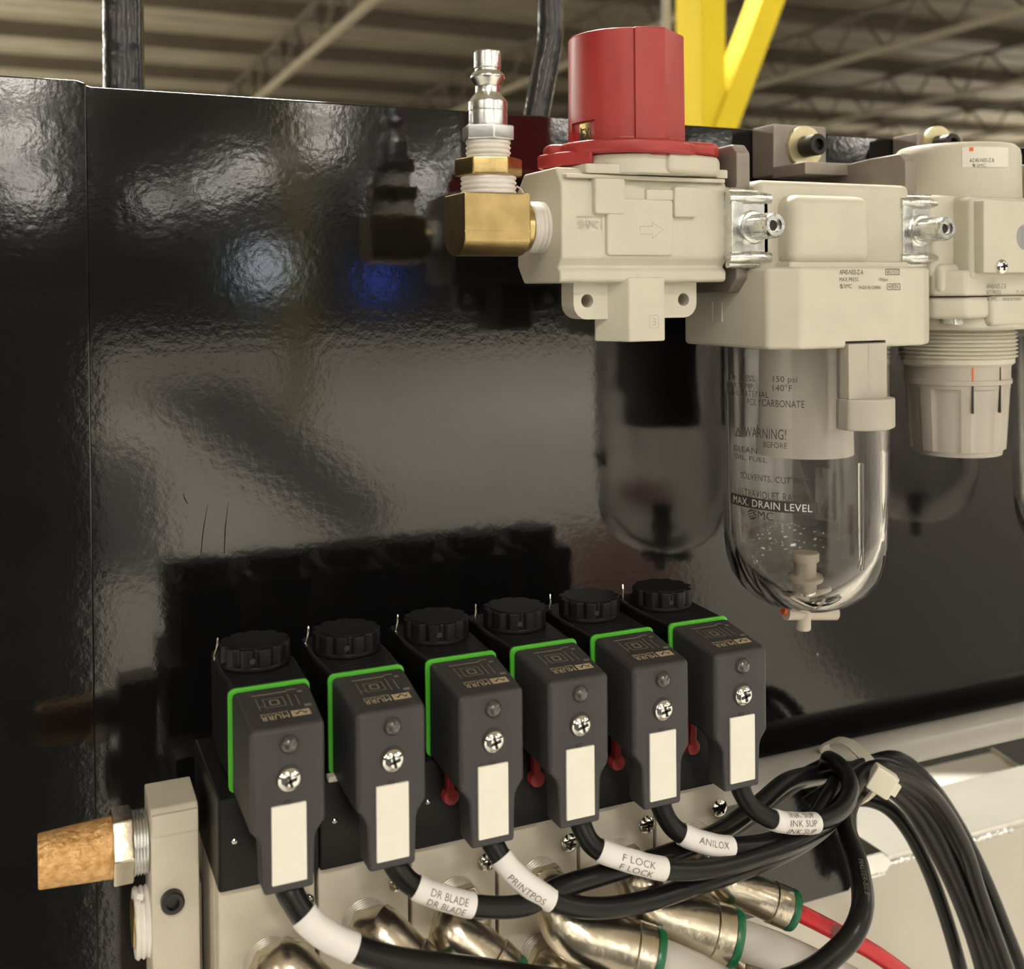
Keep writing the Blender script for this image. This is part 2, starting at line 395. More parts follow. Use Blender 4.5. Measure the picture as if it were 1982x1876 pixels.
# ================================================================== BEHIND THE PANEL
def hose(lab, pts, r):
    p = catmull([W(*q) for q in pts], 8)
    o = build('air_hose', tube(p, r, 16), M['hose'], None, p[-1]); tag(o, lab, 'hose'); return o
hose('thick black hose rising behind the left end of the panel', [(236, -160, 450), (238, 0, 450), (240, 170, 450), (242, 330, 450)], 7.6)
hose('thick black hose bending up behind the panel beside the red cap', [(1078, -150, 450), (1066, 0, 450), (1064, 80, 450), (1048, 170, 450), (1034, 260, 450), (1028, 400, 450)], 5.9)
# yellow guard frame
YF = 1450
def xr(px, py=120): return W(px, py, 1000).x/1000
x1 = xr(1360)*YF; x2 = xr(1406)*YF
T = thing('guard_post', 'bright yellow steel post with a diagonal brace behind the red cap', 'post', (x1, YF, -1350))
build('upright', box(x1, x2, YF, YF+78, -1350, 700, 4), M['yellow'], T)
a0 = W(1385, 260, YF+20); a1 = W(1482, 0, YF+20)
dv = (a1-a0).normalized(); sd = V(0, 1, 0); nn = dv.cross(sd).normalized()
build('brace', obox(a0+dv*180, dv, sd, nn, 330, 26, 20, 3), M['yellow'], T)
build('base_plate', box(x1-50, x2+50, YF-50, YF+130, -1350, -1338, 1), M['yellow'], T)
p = [W(1289, -80, 1700), W(1289, 330, 1700)]
tag(build('conduit', tube([V(p[0].x, 1700, 600), V(p[0].x, 1700, -1350)], 7.5, 12), M['greytube'], None, (p[0].x, 1700, -1350)), 'thin grey conduit standing behind the red cap', 'conduit')
# lower frame beam and white gusset
zb = W(1715, 1672, 430).z
T = thing('frame_beam', 'cream painted machine beam with weld seam behind the fanned cables', 'beam', (430, 430, -520))
build('front_face', box(262, 640, 430, 436, -520, zb, 1), M['beam'], T)
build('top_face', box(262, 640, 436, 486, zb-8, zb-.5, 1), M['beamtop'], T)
bp = [V(x, 429.2, zb+.1+.35*math.sin(x*1.7)) for x in [340+i*.8 for i in range(170)]]
build('weld_bead', tube(bp, [.75+.45*abs(math.sin(i*1.15)) for i in range(len(bp))], 6), M['zinc'], T)
g = [W(1690, 1535, 488), W(1735, 1498, 512), W(1919, 1456, 540), W(1980, 1497, 515), W(1990, 1522, 488)]
T = thing('gusset_plate', 'bright white sheet metal gusset under the grey tube', 'gusset', (430, 489, zb))
gv = [tuple(q) for q in g]; gn = len(gv)
build('sheet', bev(newbm(gv+[(q[0], q[1]+2, q[2]-2) for q in gv], [tuple(range(gn)), tuple(range(2*gn-1, gn-1, -1))]+[(i, (i+1) % gn, gn+(i+1) % gn, gn+i) for i in range(gn)]), .4), M['whitep'], T)
q0 = g[2]; q1 = g[3]; d = (q1-q0).normalized()
build('folded_edge', obox((q0+q1)/2+V(0, 0, 1.0), d, V(0, 0, 1), d.cross(V(0, 0, 1)).normalized(), (q1-q0).length/2, 2.0, .8, .3), M['whitep'], T)
T = thing('housing_light_blocker', 'black machine housing added behind the panel and cream beam to block light', 'housing', (420, 700, -1350))  # mostly unseen box, added to block rear light; its edge shows as dark corner
build('shell', box(150, 900, 626, 1100, -1350, -100, 4), M['coil'], T)
build('door', box(180, 860, 620, 626, -1250, -130, 3), M['coil'], T)
q = W(1688, 1662, 418)
T = thing('steel_latch', 'bright steel latch block sticking out beside the looped cable', 'latch', (q.x, 418, q.z-6))
build('tongue', prism([(q.x-22, q.z-4), (q.x+4, q.z-4.5), (q.x+6.8, q.z-1), (q.x+6, q.z+2), (q.x+1, q.z+6), (q.x-22, q.z+6)], 'y', 412, 430, 1.0), M['steel'], T)
build('lip', box(q.x-22, q.x+4, 413, 430, q.z-6.5, q.z-4.6, .6), M['zinc'], T)

# ================================================================== AIR PREPARATION ROW
YA, ZA = 336.0, 20.9
# ---- quick coupler plug, reducer, elbow
nx = xr(945, 300)*YA
k = YA/333
T = thing('coupler_plug', 'bright steel quick coupler plug standing above the brass fittings', 'coupler', (nx, YA, 42.5))
build('plug_body', lathe([(3.0, 78), (4.2, 78), (4.5, 77.4), (4.5, 72.6), (4.2, 72.3), (4.2, 71.6), (5.5, 70.4), (5.75, 69.6), (5.5, 68.8), (4.3, 67), (4.1, 66.6), (4.1, 64.6), (4.3, 64.3), (6.2, 61.9), (6.5, 61.2), (6.5, 58.6), (6.3, 58.4), (6.3, 57.8), (6.45, 57.6), (6.45, 53.4)], (nx, YA, 0), (0, 0, 1), 40), M['steel'], T)
build('bore', lathe([(2.9, 78.05), (2.9, 76)], (nx, YA, 0), (0, 0, 1), 20), M['hole'], T)
build('hex', hexa(9.0, (nx, YA, 48.8), (0, 0, 1), 4.8, .5, .35), M['steel'], T)
def thread(r, n, o, d, step, dr=.45, seg=28):
    pr = [(r-dr, 0)]
    for i in range(n): pr += [(r-dr, i*step+.02), (r, i*step+step*.35), (r, i*step+step*.6), (r-dr, i*step+step*.98)]
    return lathe(pr+[(r-dr, n*step)], o, d, seg)
build('taped_thread', thread(7.4, 4, (nx, YA, 42.4), (0, 0, 1), 1.65, .5), M['tape'], T)
T = thing('brass_reducer', 'brass hex reducer bushing with white taped thread below the coupler plug', 'fitting', (nx, YA, 31))
build('hex_collar', hexa(11.2, (nx, YA, 37.2), (0, 0, 1), 5.7, .6, .72), M['brassb'], T)
build('taped_thread', thread(9.2, 4, (nx, YA, 31), (0, 0, 1), 1.6, .5), M['tape'], T)
tl = [V(nx+8.2, YA-4, 34), V(nx+9.5, YA-4.5, 33), V(nx+10.8, YA-5, 30.5), V(nx+11.5, YA-5, 29)]
build('tape_tail', ribbon(catmull(tl, 4), (0, 1, 0), 1.3, .2), M['tape'], T)
T = thing('brass_elbow', 'brass street elbow screwed into the cream relief valve', 'elbow', (nx, YA, 11))
ez0, ez1 = 11.1, 31.2
ep = [(YA-9.5, ez1), (YA+9.5, ez1), (YA+9.5, 16.5)]
ep += [(YA+9.5*math.cos(a), 17.5-6.4*math.sin(a)) for a in [i*math.pi/10 for i in range(1, 10)]]+[(YA-9.5, 16.5)]
build('body', prism(ep, 'x', nx-12.2, nx+11.0, .7, 2), M['brass'], T)
build('neck', lathe([(7.6, 0), (7.6, 5)], (nx+10, YA, ZA), (1, 0, 0), 32), M['brassb'], T)
build('taped_thread', thread(8.6, 4, (nx+13.5, YA, ZA), (1, 0, 0), 1.6, .5, 32), M['tape'], T)
build('flat_line', box(nx-12.3, nx+11.05, YA-9.62, YA-9.3, 18.6, 19.1, .1), M['brass'], T)

# ---- relief valve with red cap
vx = 190.4; xl, xr_ = 158.4, 222.6
T = thing('relief_valve', 'cream cast relief valve with a big red turning cap', 'valve', (vx, YA, -17.5))
sec = [(321, 10.5), (321, 34), (325, 40), (350, 40), (356, 34), (356, 8), (351, 2.2), (323.5, 2.2), (322.2, 3), (322.2, 6), (324, 7.5)]
parts = [prism(sec, 'x', xl, xr_, 2.0, 3)]
parts.append(box(xl+1.6, xr_-1.6, 320.2, 330, 36.2, 37.6, .4))
parts.append(box(vx-16, vx+9.6, 319.6, 330, 11, 30, 1.2))
parts.append(box(vx-20.8, vx-9.2, 318.8, 330, 24.5, 36.5, 1.2))
parts.append(box(vx+9.4, vx+18.5, 318.8, 330, 24.0, 34.5, 1.2))
parts.append(box(vx-1, vx+10, 319.8, 330, 29.5, 33.5, 1.0))
build('body', parts, M['cream'], T)
ex = 24.0
ear = [(vx-ex, 6), (vx+ex, 6), (vx+ex, -5)]+[(vx+ex-5+5*math.cos(a), -5-5*math.sin(a)) for a in (.4, .8, 1.2, 1.57)]+[(vx-ex+5-5*math.cos(a), -5-5*math.sin(a)) for a in (1.57, 1.2, .8, .4)]+[(vx-ex, -5)]
eb = boolean(prism(ear, 'y', 328.5, 337.5), [lathe([(2.25, 0), (2.25, 30)], (vx+sx, 320, -3.8), (0, 1, 0), 28) for sx in (-18.9, 18.7)])
build('ear_plate', eb, M['cream'], T)
build('hex_port', [hexa(13.6, (vx-.2, YA-3, -17.6), (0, 0, 1), 21.5, .7, 0), lathe([(11.4, 0), (11.4, 2)], (vx-.2, YA-3, 3.2), (0, 0, 1), 36)], M['cream'], T)
# raised marks
yt = 320.85
f = flat((vx-22.3, 320.7, 21.2), (1, 0, 0), (0, 0, 1))
mk = [txt('SMC', 4.6, 2.6, lambda u, v: f(u+1.4, v)), emblem(1.5, lambda u, v: f(u-2.6, v))]
mk += [rect2(9.4, .35, lambda u, v: f(u+.2, v+2.5)), rect2(.35, 4.2, lambda u, v: f(u+4.9, v+.4))]
build('raised_mark', mk, M['grey'], T)
f = flat((vx+.6, 319.5, 19.6), (1, 0, 0), (0, 0, 1))
ar = [(-4.4, 1.2), (-4.4, -1.4), (.4, -1.4), (.4, -2.8), (4.6, .2), (.4, 2.6), (.4, 1.2)]
lines = []
for i in range(len(ar)):
    a, b = Vector(ar[i]), Vector(ar[(i+1) % 7]); dd = (b-a).normalized()*.12; n2 = Vector((-dd.y, dd.x))
    lines.append(newbm([f(*(a-dd+n2)), f(*(b+dd+n2)), f(*(b+dd-n2)), f(*(a-dd-n2))], [(0, 1, 2, 3)]))
build('raised_arrow', lines, M['grey'], T)
f = flat((vx+2.4, YA-14.86, -11), (1, 0, 0), (0, 0, 1))
build('raised_number', [txt('3', 1.7, 2.6, f), frame2(3.4, 4.2, .22, f)], M['grey'], T)
# cream collar
col = []
def ring_poly(cx, cy, fn, n=72): return [(cx+fn(2*math.pi*i/n)*math.cos(2*math.pi*i/n), cy+fn(2*math.pi*i/n)*math.sin(2*math.pi*i/n)) for i in range(n)]
col.append(prism(ring_poly(vx, YA, lambda a: 21.5), 'z', 38, 44.5, .6))
col.append(prism([(vx+4, YA-23), (vx+28, YA-16), (vx+31, YA-12), (vx+31, YA+8), (vx, YA+8)], 'z', 38.2, 45.2, 2.0, 3))
col.append(prism([(vx-23, YA-15), (vx-14, YA-17.5), (vx-4, YA-19), (vx-4, YA), (vx-24, YA)], 'z', 37.8, 41.2, .8))
col.append(box(vx+28, vx+33, YA-14, YA+5, 38, 41, .5))
build('collar', col, M['cream'], T)
build('collar_screw', lathe([(2.6, 0), (2.6, 1.2), (1.8, 1.9), (0, 2.1)], (vx-12.5, YA-13.5, 41.2), (0, 0, 1), 20), M['chrome'], T)
# red cap
def pol(r, dg_): return (vx+r*math.cos(math.radians(dg_)), YA+r*math.sin(math.radians(dg_)))
cp = [pol(19.5, a) for a in range(-24, 250, 4)]+[pol(19.5, 250), pol(20.6, 251), pol(21.4, 264), pol(22.3, 278), pol(21.9, 281), pol(20.9, 320), pol(20.2, 333)]
capb = prism(cp, 'z', 44, 86.2, 0, 2, .985, (vx, YA))
bmesh.ops.recalc_face_normals(capb, faces=capb.faces)
bmesh.ops.bevel(capb, geom=[e for e in capb.edges if min(v.co.z for v in e.verts) > 86], offset=1.5, segments=3, affect='EDGES', profile=.5, clamp_overlap=True)
wa = math.radians(192); wd = V(math.cos(wa), math.sin(wa), 0)
capb = boolean(capb, [obox(V(vx, YA, 52.8)+wd*20.6, wd, V(-wd.y, wd.x, 0), V(0, 0, 1), 2.8, 6.0, 3.6)])
cap = build('cap', capb, M['red'], T, smooth=30)
def cyl(cx, cy, r, a0, z0): return lambda u, v: V(cx+r*math.cos(a0+u/r), cy+r*math.sin(a0+u/r), z0+v)
build('window_drum', rect2(11.6, 7.0, cyl(vx, YA, 18.0, wa, 52.8), 8), M['brassb'], cap, label='yellow drum seen in the cap window')
build('lettering', [txt('EXH', 6.0, 3.8, cyl(vx, YA, 18.12, wa+.10, 52.2)), rect2(.5, 5, cyl(vx, YA, 18.12, wa-.10, 52.2))], M['ink'], cap)
fl = [prism(ring_poly(vx, YA, lambda a: 24.6+(3.6 if math.cos(a-2.75) > .93 else 0), 80), 'z', 44.6, 49.2, 1.3, 3),
      prism([(vx+6, YA-17), (vx+28, YA-14), (vx+33, YA-9), (vx+33.5, YA+10), (vx+20, YA+16)], 'z', 45.4, 50.2, 1.6, 3)]
build('flange', fl, M['red'], T)
build('lock_tab', prism([(vx-27, YA-4), (vx-20, YA-14), (vx-10, YA), (vx-20, YA+14), (vx-30, YA+8)], 'z', 41.0, 46.0, 1.2), M['red'], T)
build('front_step', prism([(vx-12, YA-17), (vx+2, YA-21.5), (vx+13, YA-18.5), (vx+6, YA-10)], 'z', 44.8, 50.5, .6), M['red'], T)

# ---- spacers with clamps
GS = 'spacer clamps of the air preparation row'
def spacer(x, lab, foot, nm='spacer_bracket'):
    T = thing(nm, lab, 'bracket', (x, YA, -2))
    pl = [(322, 33), (320.5, 36), (320.5, 47), (323.5, 50.2), (340, 50), (380 if foot else 352, 47.5), (380 if foot else 352, 8), (352, -1.6), (326, -1.6), (320.8, 3.5), (320.8, 8)]
    build('bracket', prism(pl, 'x', x-2.9, x+2.9, .8), M['bracket'], T)
    cl = [box(x-8, x+8, 317, 321.5, 11.5, 30.5, .6), box(x-8.2, x-3.4, 316, 318.5, 12, 30, .5)]
    build('clamp_plate', cl, M['zinc'], T)
    for zz in (31.0, 10.6):
        bar = [tube([V(x-8.4, 318, zz), V(x-2, 317.2, zz), V(x+2, 317.2, zz), V(x+8.4, 318, zz)], 2.2, 12), tube([V(x-8, 319, zz+(2.4 if zz > 20 else -2.4)), V(x+8, 319, zz+(2.4 if zz > 20 else -2.4))], 1.3, 10)]
        build('clamp_bar', bar, M['zinc'], T)
    sc = build('clamp_screw', lathe([(6.0, 0), (6.0, 1.0), (5.4, 1.4), (5.4, 2.2), (4.2, 2.4), (4.2, 13.0), (3.7, 13.8), (2.5, 13.8), (2.4, 12.2), (0, 12.0)], (x+.4, 317, ZA), (0, -1, 0), 28), M['zinc'], T)
    kn = []
    for i in range(18):
        a = i*2*math.pi/18
        kn.append(box(-.25, .25, 304.6, 314.4, 4.0, 4.42))
        for v in kn[-1].verts:
            c, s_ = math.cos(a), math.sin(a); v.co = V(x+.4+v.co.x*c-v.co.z*s_, v.co.y, ZA+v.co.x*s_+v.co.z*c)
    build('knurl', kn, M['zinc'], sc)
    build('socket', hexa(2.1, (x+.4, 304.95, ZA), (0, -1, 0), .1, 0), M['blacksteel'], sc)
    if foot:
        ft = [box(x-24, x+3, 372, YP-.2, 46, 67, .8), box(x-24, x+3, 352, 373, 44.5, 49.5, .8)]
        build('foot', ft, M['bracket'], T)
    return T
s1, s2, s3 = 228.8, 304.3, 380.2
spacer(s1, 'grey spacer bracket with zinc clamp between red-capped valve and filter', False)
spacer(s2, 'grey spacer bracket with zinc clamp between filter and regulator', True)
spacer(s3, 'grey spacer bracket at the right edge beyond the regulator', True)
def bolt(q, lab):
    T = thing('socket_bolt', lab, 'bolt', q)
    build('washer', lathe([(4, 0), (8.6, 0), (8.6, 1.6), (4, 1.6)], q, (0, -1, 0), 36), M['yzinc'], T)
    build('head', lathe([(4.4, 1.5), (4.4, 9.6), (4.0, 10.1), (2.4, 10.1), (2.2, 7.6), (0, 7.4)], q, (0, -1, 0), 28), M['blacksteel'], T)
bolt(V(s2-9.0, 372, 58.1), 'black socket bolt with yellow zinc washer behind the filter')
bolt(V(s3-12.6, 372, 61.8), 'black socket bolt with washer peeking over the regulator dome')

# ---- filter
fx = 266.5
def plan(cx, x0, x1, yf, yb, c=7, ci=9.3):
    return [(x0+ci, yf), (x1-ci, yf), (x1, yf+c), (x1, yb-c), (x1-ci, yb), (x0+ci, yb), (x0, yb-c), (x0, yf+c)]
def filt_body(T, fx, latch=True):
    lb = prism(plan(fx, fx-36.2, fx+36.2, 303, 368), 'z', -21, 7, 1.4, 3)
    lb = boolean(lb, [box(fx-8.6, fx+9.2, 295, 309, -30, -18.6, 0)])
    ub = [box(fx-34.2, fx+34.2, 317, 357, 4, 37.6, 2.6, 3), box(fx-26, fx+9, 308.5, 330, 7.6, 32.2, 4.5, 4), box(fx-27, fx+27, 309.5, 330, 2, 9.2, 1.5)]
    bd = build('body', [lb]+ub, M['cream'], T)
    return bd
T = thing('air_filter', 'cream air filter with clear plastic bowl beside the relief valve', 'filter', (fx, YA, -128))
bd = filt_body(T, fx)
build('side_mark', [box(fx-36.5, fx-36, 336+i*6, 338+i*6, -12, -5, .1) for i in (0, 1)], M['cream'], bd)
# bowl
def bowl_prof(z0=-19.0):
    out = [(30.9, z0), (30.7, -40), (30.2, -75), (29.8, -94), (29.1, -100), (27.4, -106), (24.4, -111), (20, -115), (14, -118), (8, -119.6), (4.5, -120)]
    inn = [(4.5, -116.4), (8, -116.0), (13, -114.2), (18, -110.8), (21.8, -106.8), (24.6, -102), (26.4, -97), (27.3, -91), (27.7, -75), (28.1, -40), (28.3, z0)]
    return out+inn
def bowl(T, fx):
    pr = bowl_prof(); pr = pr+[pr[0]]
    bm = lathe(pr, (fx, YA, 0), (0, 0, 1), 64, caps=False)
    bmesh.ops.remove_doubles(bm, verts=bm.verts, dist=1e-4)
    return build('bowl', bm, M['clear'], T, smooth=50)
bw = bowl(T, fx)
build('rib', [box(fx+2, fx+3.6, YA-27.4, YA-25.8, -100, -62, .4)], M['clear'], bw)
el = lathe([(15.5, -20), (16.4, -24), (17.0, -60.5), (16.6, -61.2), (0, -61.2)], (fx, YA, 0), (0, 0, 1), 48)
build('element', el, M['element'], T)
build('baffle', lathe([(16, -50), (17.6, -52), (17.8, -61.6), (15, -61.8), (0, -61.8)], (fx, YA, 0), (0, 0, 1), 48), M['element'], T)
dr = build('drain_valve', [lathe([(2.6, -128.2), (2.8, -127.6), (2.8, -122), (2.2, -121)], (fx-1, YA, 0), (0, 0, 1), 20), tube([W(1521, 1187, YA), W(1617, 1187, YA)], 2.6, 18),
      lathe([(4.4, -121), (4.4, -112), (6.8, -112), (6.8, -110.4), (4.2, -110), (4.2, -104), (5.2, -103.6), (5.2, -100), (0, -100)], (fx, YA, 0), (0, 0, 1), 28)], M['palegrey'], T)
build('orange_tip', tube([W(1515, 1183, YA), W(1522, 1184, YA)], 1.3, 14), M['orange'], dr)
lat = [box(fx-8.2, fx+9.0, 301.8, 309, -39, -19.4, .9), prism([(fx-8.6+22*t*.95, 301.5-4.8*math.sin(math.pi*t)) for t in [i/12 for i in range(13)]]+[(fx+12, 309), (fx-8.6, 309)], 'z', -49.5, -38.5, 1.0)]
la = build('latch', lat, M['grey'], T)
f = flat((fx+.5, 301.7, -28.5), (1, 0, 0), (0, 0, 1))
build('latch_mark', [rect2(.25, 9, lambda u, v: f(u, v+4)), txt('>', 2.4, 2.6, lambda u, v: f(u+4.6, v+1.8)), rect2(1.4, .22, lambda u, v: f(u+2.4, v+1.8)), txt('7', 2.2, 5, lambda u, v: f(u+.4, v-6)), txt('5', 2, 2.2, lambda u, v: f(u-3.6, v+2))], M['grey'], la)
# bowl print
def bz(z): return 30.95-.6*max(0, (-40-z))/60+.06
def bprint(s, px, py, wid, hei, u0=0):
    q = W(px, py, 308); ang = math.atan2(q.y-YA, q.x-fx)
    for _ in range(6):          # meet the sight line with the bowl wall
        p = W(px, py, 300); d = p.normalized(); r = bz(q.z)
        b = d.x*fx+d.y*YA; a = d.x**2+d.y**2; c = fx**2+YA**2-r*r
        t = (b-math.sqrt(max(0, b*b-a*c)))/a; q = d*t
    ang = math.atan2(q.y-YA, q.x-fx); r = bz(q.z)
    fn = lambda u, v: V(fx+r*math.cos(ang+u/r), YA+r*math.sin(ang+u/r), q.z+v)
    return txt(s, wid, hei, fn) if s else fn
pr = [bprint('150 psi', 1519, 736, 8.4, 2.7), bprint('140°F', 1514, 751, 6.8, 2.4), bprint('POLYCARBONATE', 1497, 781, 21.5, 2.5), bprint('WARNING!', 1478, 839, 16.5, 3.6), bprint('MAX PRESS.', 1432, 731, 15, 2.0), bprint('MAX TEMP.', 1430, 746, 15, 2.0),
      bprint('BOWL MATERIAL', 1440, 761, 21, 2.1), bprint('BEFORE', 1500, 862, 8.6, 2.0), bprint('SOLVENTS, CUTTING', 1493, 929, 27, 2.5), bprint('ULTRAVIOLET RAYS', 1482, 959, 25, 2.6), bprint('SMC', 1476, 998, 8.2, 2.9),
      emblem(1.9, bprint('', 1455, 996, 0, 0)), bprint('CLEAN', 1440, 870, 12, 2.0), bprint('OIL, FUEL', 1450, 888, 15, 2.0)]
fn = bprint('', 1428, 836, 0, 0)
pr += [newbm([fn(-1.9, -1.6), fn(1.9, -1.6), fn(0, 1.8), fn(-1.2, -1.2), fn(1.2, -1.2), fn(0, .9)], [(0, 1, 4, 3), (1, 2, 5, 4), (2, 0, 3, 5)])]
build('lettering', pr, M['ink'], bw)
fb = bprint('', 1484, 978, 0, 0)
build('level_band', rect2(36, 4.0, fb, 14), M['ink'], bw)
fb2 = lambda u, v: (lambda p: V(fx+(p.x-fx)*1.003, YA+(p.y-YA)*1.003, p.z))(fb(u, v))
build('band_lettering', txt('MAX. DRAIN LEVEL', 32, 2.6, fb2), M['paper'], bw)
# body print
def ptxt(s, pxa, pxb, pya, pyb, y):
    a = W(pxa, pyb, y); b = W(pxb, pya, y); c = (a+b)/2
    return txt(s, abs(b.x-a.x), abs(b.z-a.z), flat((c.x, y, c.z), (1, 0, 0), (0, 0, 1)))
def pfr(pxa, pxb, pya, pyb, y):
    a = W(pxa, pyb, y); b = W(pxb, pya, y); c = (a+b)/2
    return frame2(abs(b.x-a.x), abs(b.z-a.z), .2, flat((c.x, y, c.z), (1, 0, 0), (0, 0, 1)))
def pemb(px, py, r, y):
    c = W(px, py, y); return emblem(r, flat((c.x, y, c.z), (1, 0, 0), (0, 0, 1)))
y = 302.9
build('lettering', [ptxt('AF40-N03-Z-A', 1625, 1671, 522, 532, y), ptxt('MAX.PRESS.', 1625, 1663, 537, 545, y), ptxt('150psi', 1701, 1718, 538, 546, y), ptxt('SMC', 1633, 1649, 550, 558, y), pemb(1628.5, 554.5, .75, y),
      ptxt('MADE IN CHINA', 1662, 1705, 553, 560, y), ptxt('4K2-YCC', 1716, 1739, 523, 530, y), pfr(1714, 1741, 521, 532, y), ptxt('H', 1720, 1724, 552, 558, y), pfr(1717.5, 1726.5, 549.5, 561, y), ptxt('ZX', 1731, 1739, 552, 558, y), pfr(1729, 1742, 549.5, 561, y)], M['ink'], bd)

# ---- regulator
rx = 342.4
T = thing('pressure_regulator', 'cream pressure regulator with domed top and ribbed grey knob', 'regulator', (rx, YA, -67))
bd = build('body', [lathe([(24.6, 3), (24.2, 32), (23.9, 51), (23.4, 53.6), (21.8, 55.2), (0, 55.6)], (rx, YA, 0), (0, 0, 1), 64),
     box(rx-33.5, rx+33.5, 316, 358, 3, 34.5, 3, 3), box(rx-22, rx+23, 307.5, 330, 2.5, 33.5, 2, 3), box(rx-31, rx-17, 313.5, 330, -3, 8.5, 2.5, 3),
     prism(plan(rx, rx-31.5, rx+31.5, 308.5, 364, 8, 8), 'z', -3.6, 6, 1.2, 3)], M['cream'], T)
bon = [prism(plan(rx, rx-31, rx+31, 309, 364, 9, 9), 'z', -12.2, -4.0, 2.0, 3), box(rx-12, rx+32, 307.2, 330, -15.2, -3.8, 2.2, 3), lathe([(27, -16.6), (28, -15.6), (28, -10)], (rx, YA, 0), (0, 0, 1), 48)]
build('bonnet', bon, M['cream'], T)
build('bonnet_bolt', hexa(4.4, (rx-21, 318, -14.6), (0, 0, 1), 3.2, .8), M['zinc'], T)
tp = [(21.2, -12), (21.2, -17.5)]
for i in range(7): z = -17.5-i*1.55; tp += [(21.2, z), (22.4, z-.62), (22.4, z-.92), (21.2, z-1.5)]
tp += [(21.4, -28.6), (21.4, -30.2), (20, -31.4)]
build('threaded_neck', lathe(tp, (rx, YA, 0), (0, 0, 1), 64), M['cream'], T)
def kr(a):
    ph = (a*8/(2*math.pi)) % 1
    return 1.0 if ph < .36 else .965
def kring(r0): return ring_poly(rx, YA, lambda a: r0*kr(a), 96)
def loft(sections):
    n = len(sections[0][0]); vs = []; fs = []
    for pl, z in sections: vs += [(p[0], p[1], z) for p in pl]
    for k in range(len(sections)-1):
        for i in range(n): fs.append((k*n+i, k*n+(i+1) % n, (k+1)*n+(i+1) % n, (k+1)*n+i))
    fs.append(tuple(range(n))); fs.append(tuple(range((len(sections)-1)*n, len(sections)*n)))
    return newbm(vs, fs)
circ = lambda r: ring_poly(rx, YA, lambda a: r, 96)
kb = build('knob', [loft([(circ(19.9), -31), (circ(19.8), -36.4), (circ(20.3), -36.6), (circ(20.3), -38.3), (circ(19.7), -38.5), (circ(19.6), -40)]), loft([(kring(19.55), -39.8), (kring(18.0), -64.6)]), lathe([(17.0, -64), (16.6, -66.6), (15, -66.9), (0, -66.9)], (rx, YA, 0), (0, 0, 1), 64)], M['knob'], T, smooth=25)
def slot(px, z0, z1, m, wd_, nm):
    a = math.atan2(-1, 0); p = W(px, 740, 318); ang = math.atan2(p.y-YA, p.x-rx)
    u = V(math.cos(ang), math.sin(ang), 0); r = 19.6
    build(nm, obox(V(rx, YA, (z0+z1)/2)+u*(r-.35), u, V(-u.y, u.x, 0), V(0, 0, 1), .9, wd_, (z0-z1)/2), m, kb)
slot(1884, -31, -36.5, M['orange'], .28, 'red_mark'); slot(1884, -36.4, -49, M['hole'], .3, 'slot'); slot(1928, -31, -49, M['hole'], .16, 'slot')
# gauge plate
gp = boolean(box(rx-20.4, rx+21, 303, 308.2, 4.8, 31.8, .9), [lathe([(4.9, 0), (4.9, 12)], (rx+.8, 300, 18.2), (0, 1, 0), 32)])
gpl = build('gauge_plate', gp, M['cream'], T)
build('threaded_bore', lathe([(5.2, 0), (4.9, .8), (5.2, 1.6), (4.8, 2.4), (5.1, 3.2), (4.7, 4), (5.0, 4.8), (4.6, 5.6), (4.8, 6.2), (0, 6.3)], (rx+.8, 303.4, 18.2), (0, 1, 0), 32), M['steel'], gpl)
def pan(o, r, par, nm='screw', m='chrome', d=(0, -1, 0), cross=True):
    o = Vector(o); d = Vector(d)
    sc = build(nm, lathe([(r, 0), (r, .35*r), (.8*r, .58*r), (.45*r, .68*r), (0, .7*r)], o, d, 24), M[m], par)
    if cross:
        a = d.orthogonal().normalized(); b = d.cross(a); ph = random.uniform(0, 1.5)
        a, b = a*math.cos(ph)+b*math.sin(ph), b*math.cos(ph)-a*math.sin(ph)
        build('cross_slot', [obox(o+d*.66*r, a, b, d, .55*r, .13*r, .09*r), obox(o+d*.66*r, b, a, d, .55*r, .13*r, .09*r)], M['blacksteel'], sc)
    return sc
q = W(1937, 516, 303); pan((q.x, 303.2, q.z), 2.7, gpl)
y = 307.1
build('lettering', [ptxt('AR40-N03-Z-B', 1909, 1947, 549, 559, y), ptxt('SET PRESS.', 1909, 1939, 562, 570, y), ptxt('7~125psi', 1967, 1998, 562, 569, y), ptxt('SMC', 1917, 1930, 575, 582, y), pemb(1912.5, 578, .75, y), ptxt('MADE IN CHINA', 1941, 1977, 576, 582, y)], M['ink'], bd)
def rcyl(px, py):
    p = W(px, py, 300); d = p.normalized(); r = 24.25; b = d.x*rx+d.y*YA; a = d.x**2+d.y**2; c = rx*rx+YA*YA-r*r
    q = d*((b-math.sqrt(b*b-a*c))/a); ang = math.atan2(q.y-YA, q.x-rx)
    return lambda u, v, k=1.0: V(rx+r*k*math.cos(ang+u/r), YA+r*k*math.sin(ang+u/r), q.z+v)
fs_ = rcyl(1912, 304)
st = build('sticker', rect2(19, 7.6, fs_, 10), M['white'], T, label='white sticker with printed part number')
build('lettering', [txt('AC40-N03-Z-B', 9.4, 1.5, lambda u, v: fs_(u-2.2, v-1.2, 1.003)), txt('SMC', 3.4, 1.1, lambda u, v: fs_(u-2.6, v-3.1, 1.003)), emblem(.6, lambda u, v: fs_(u-5.3, v-3.1, 1.003))], M['ink'], st)
build('orange_square', rect2(1.5, 1.5, lambda u, v: fs_(u-6.2, v+3.0, 1.003)), M['orange'], st)

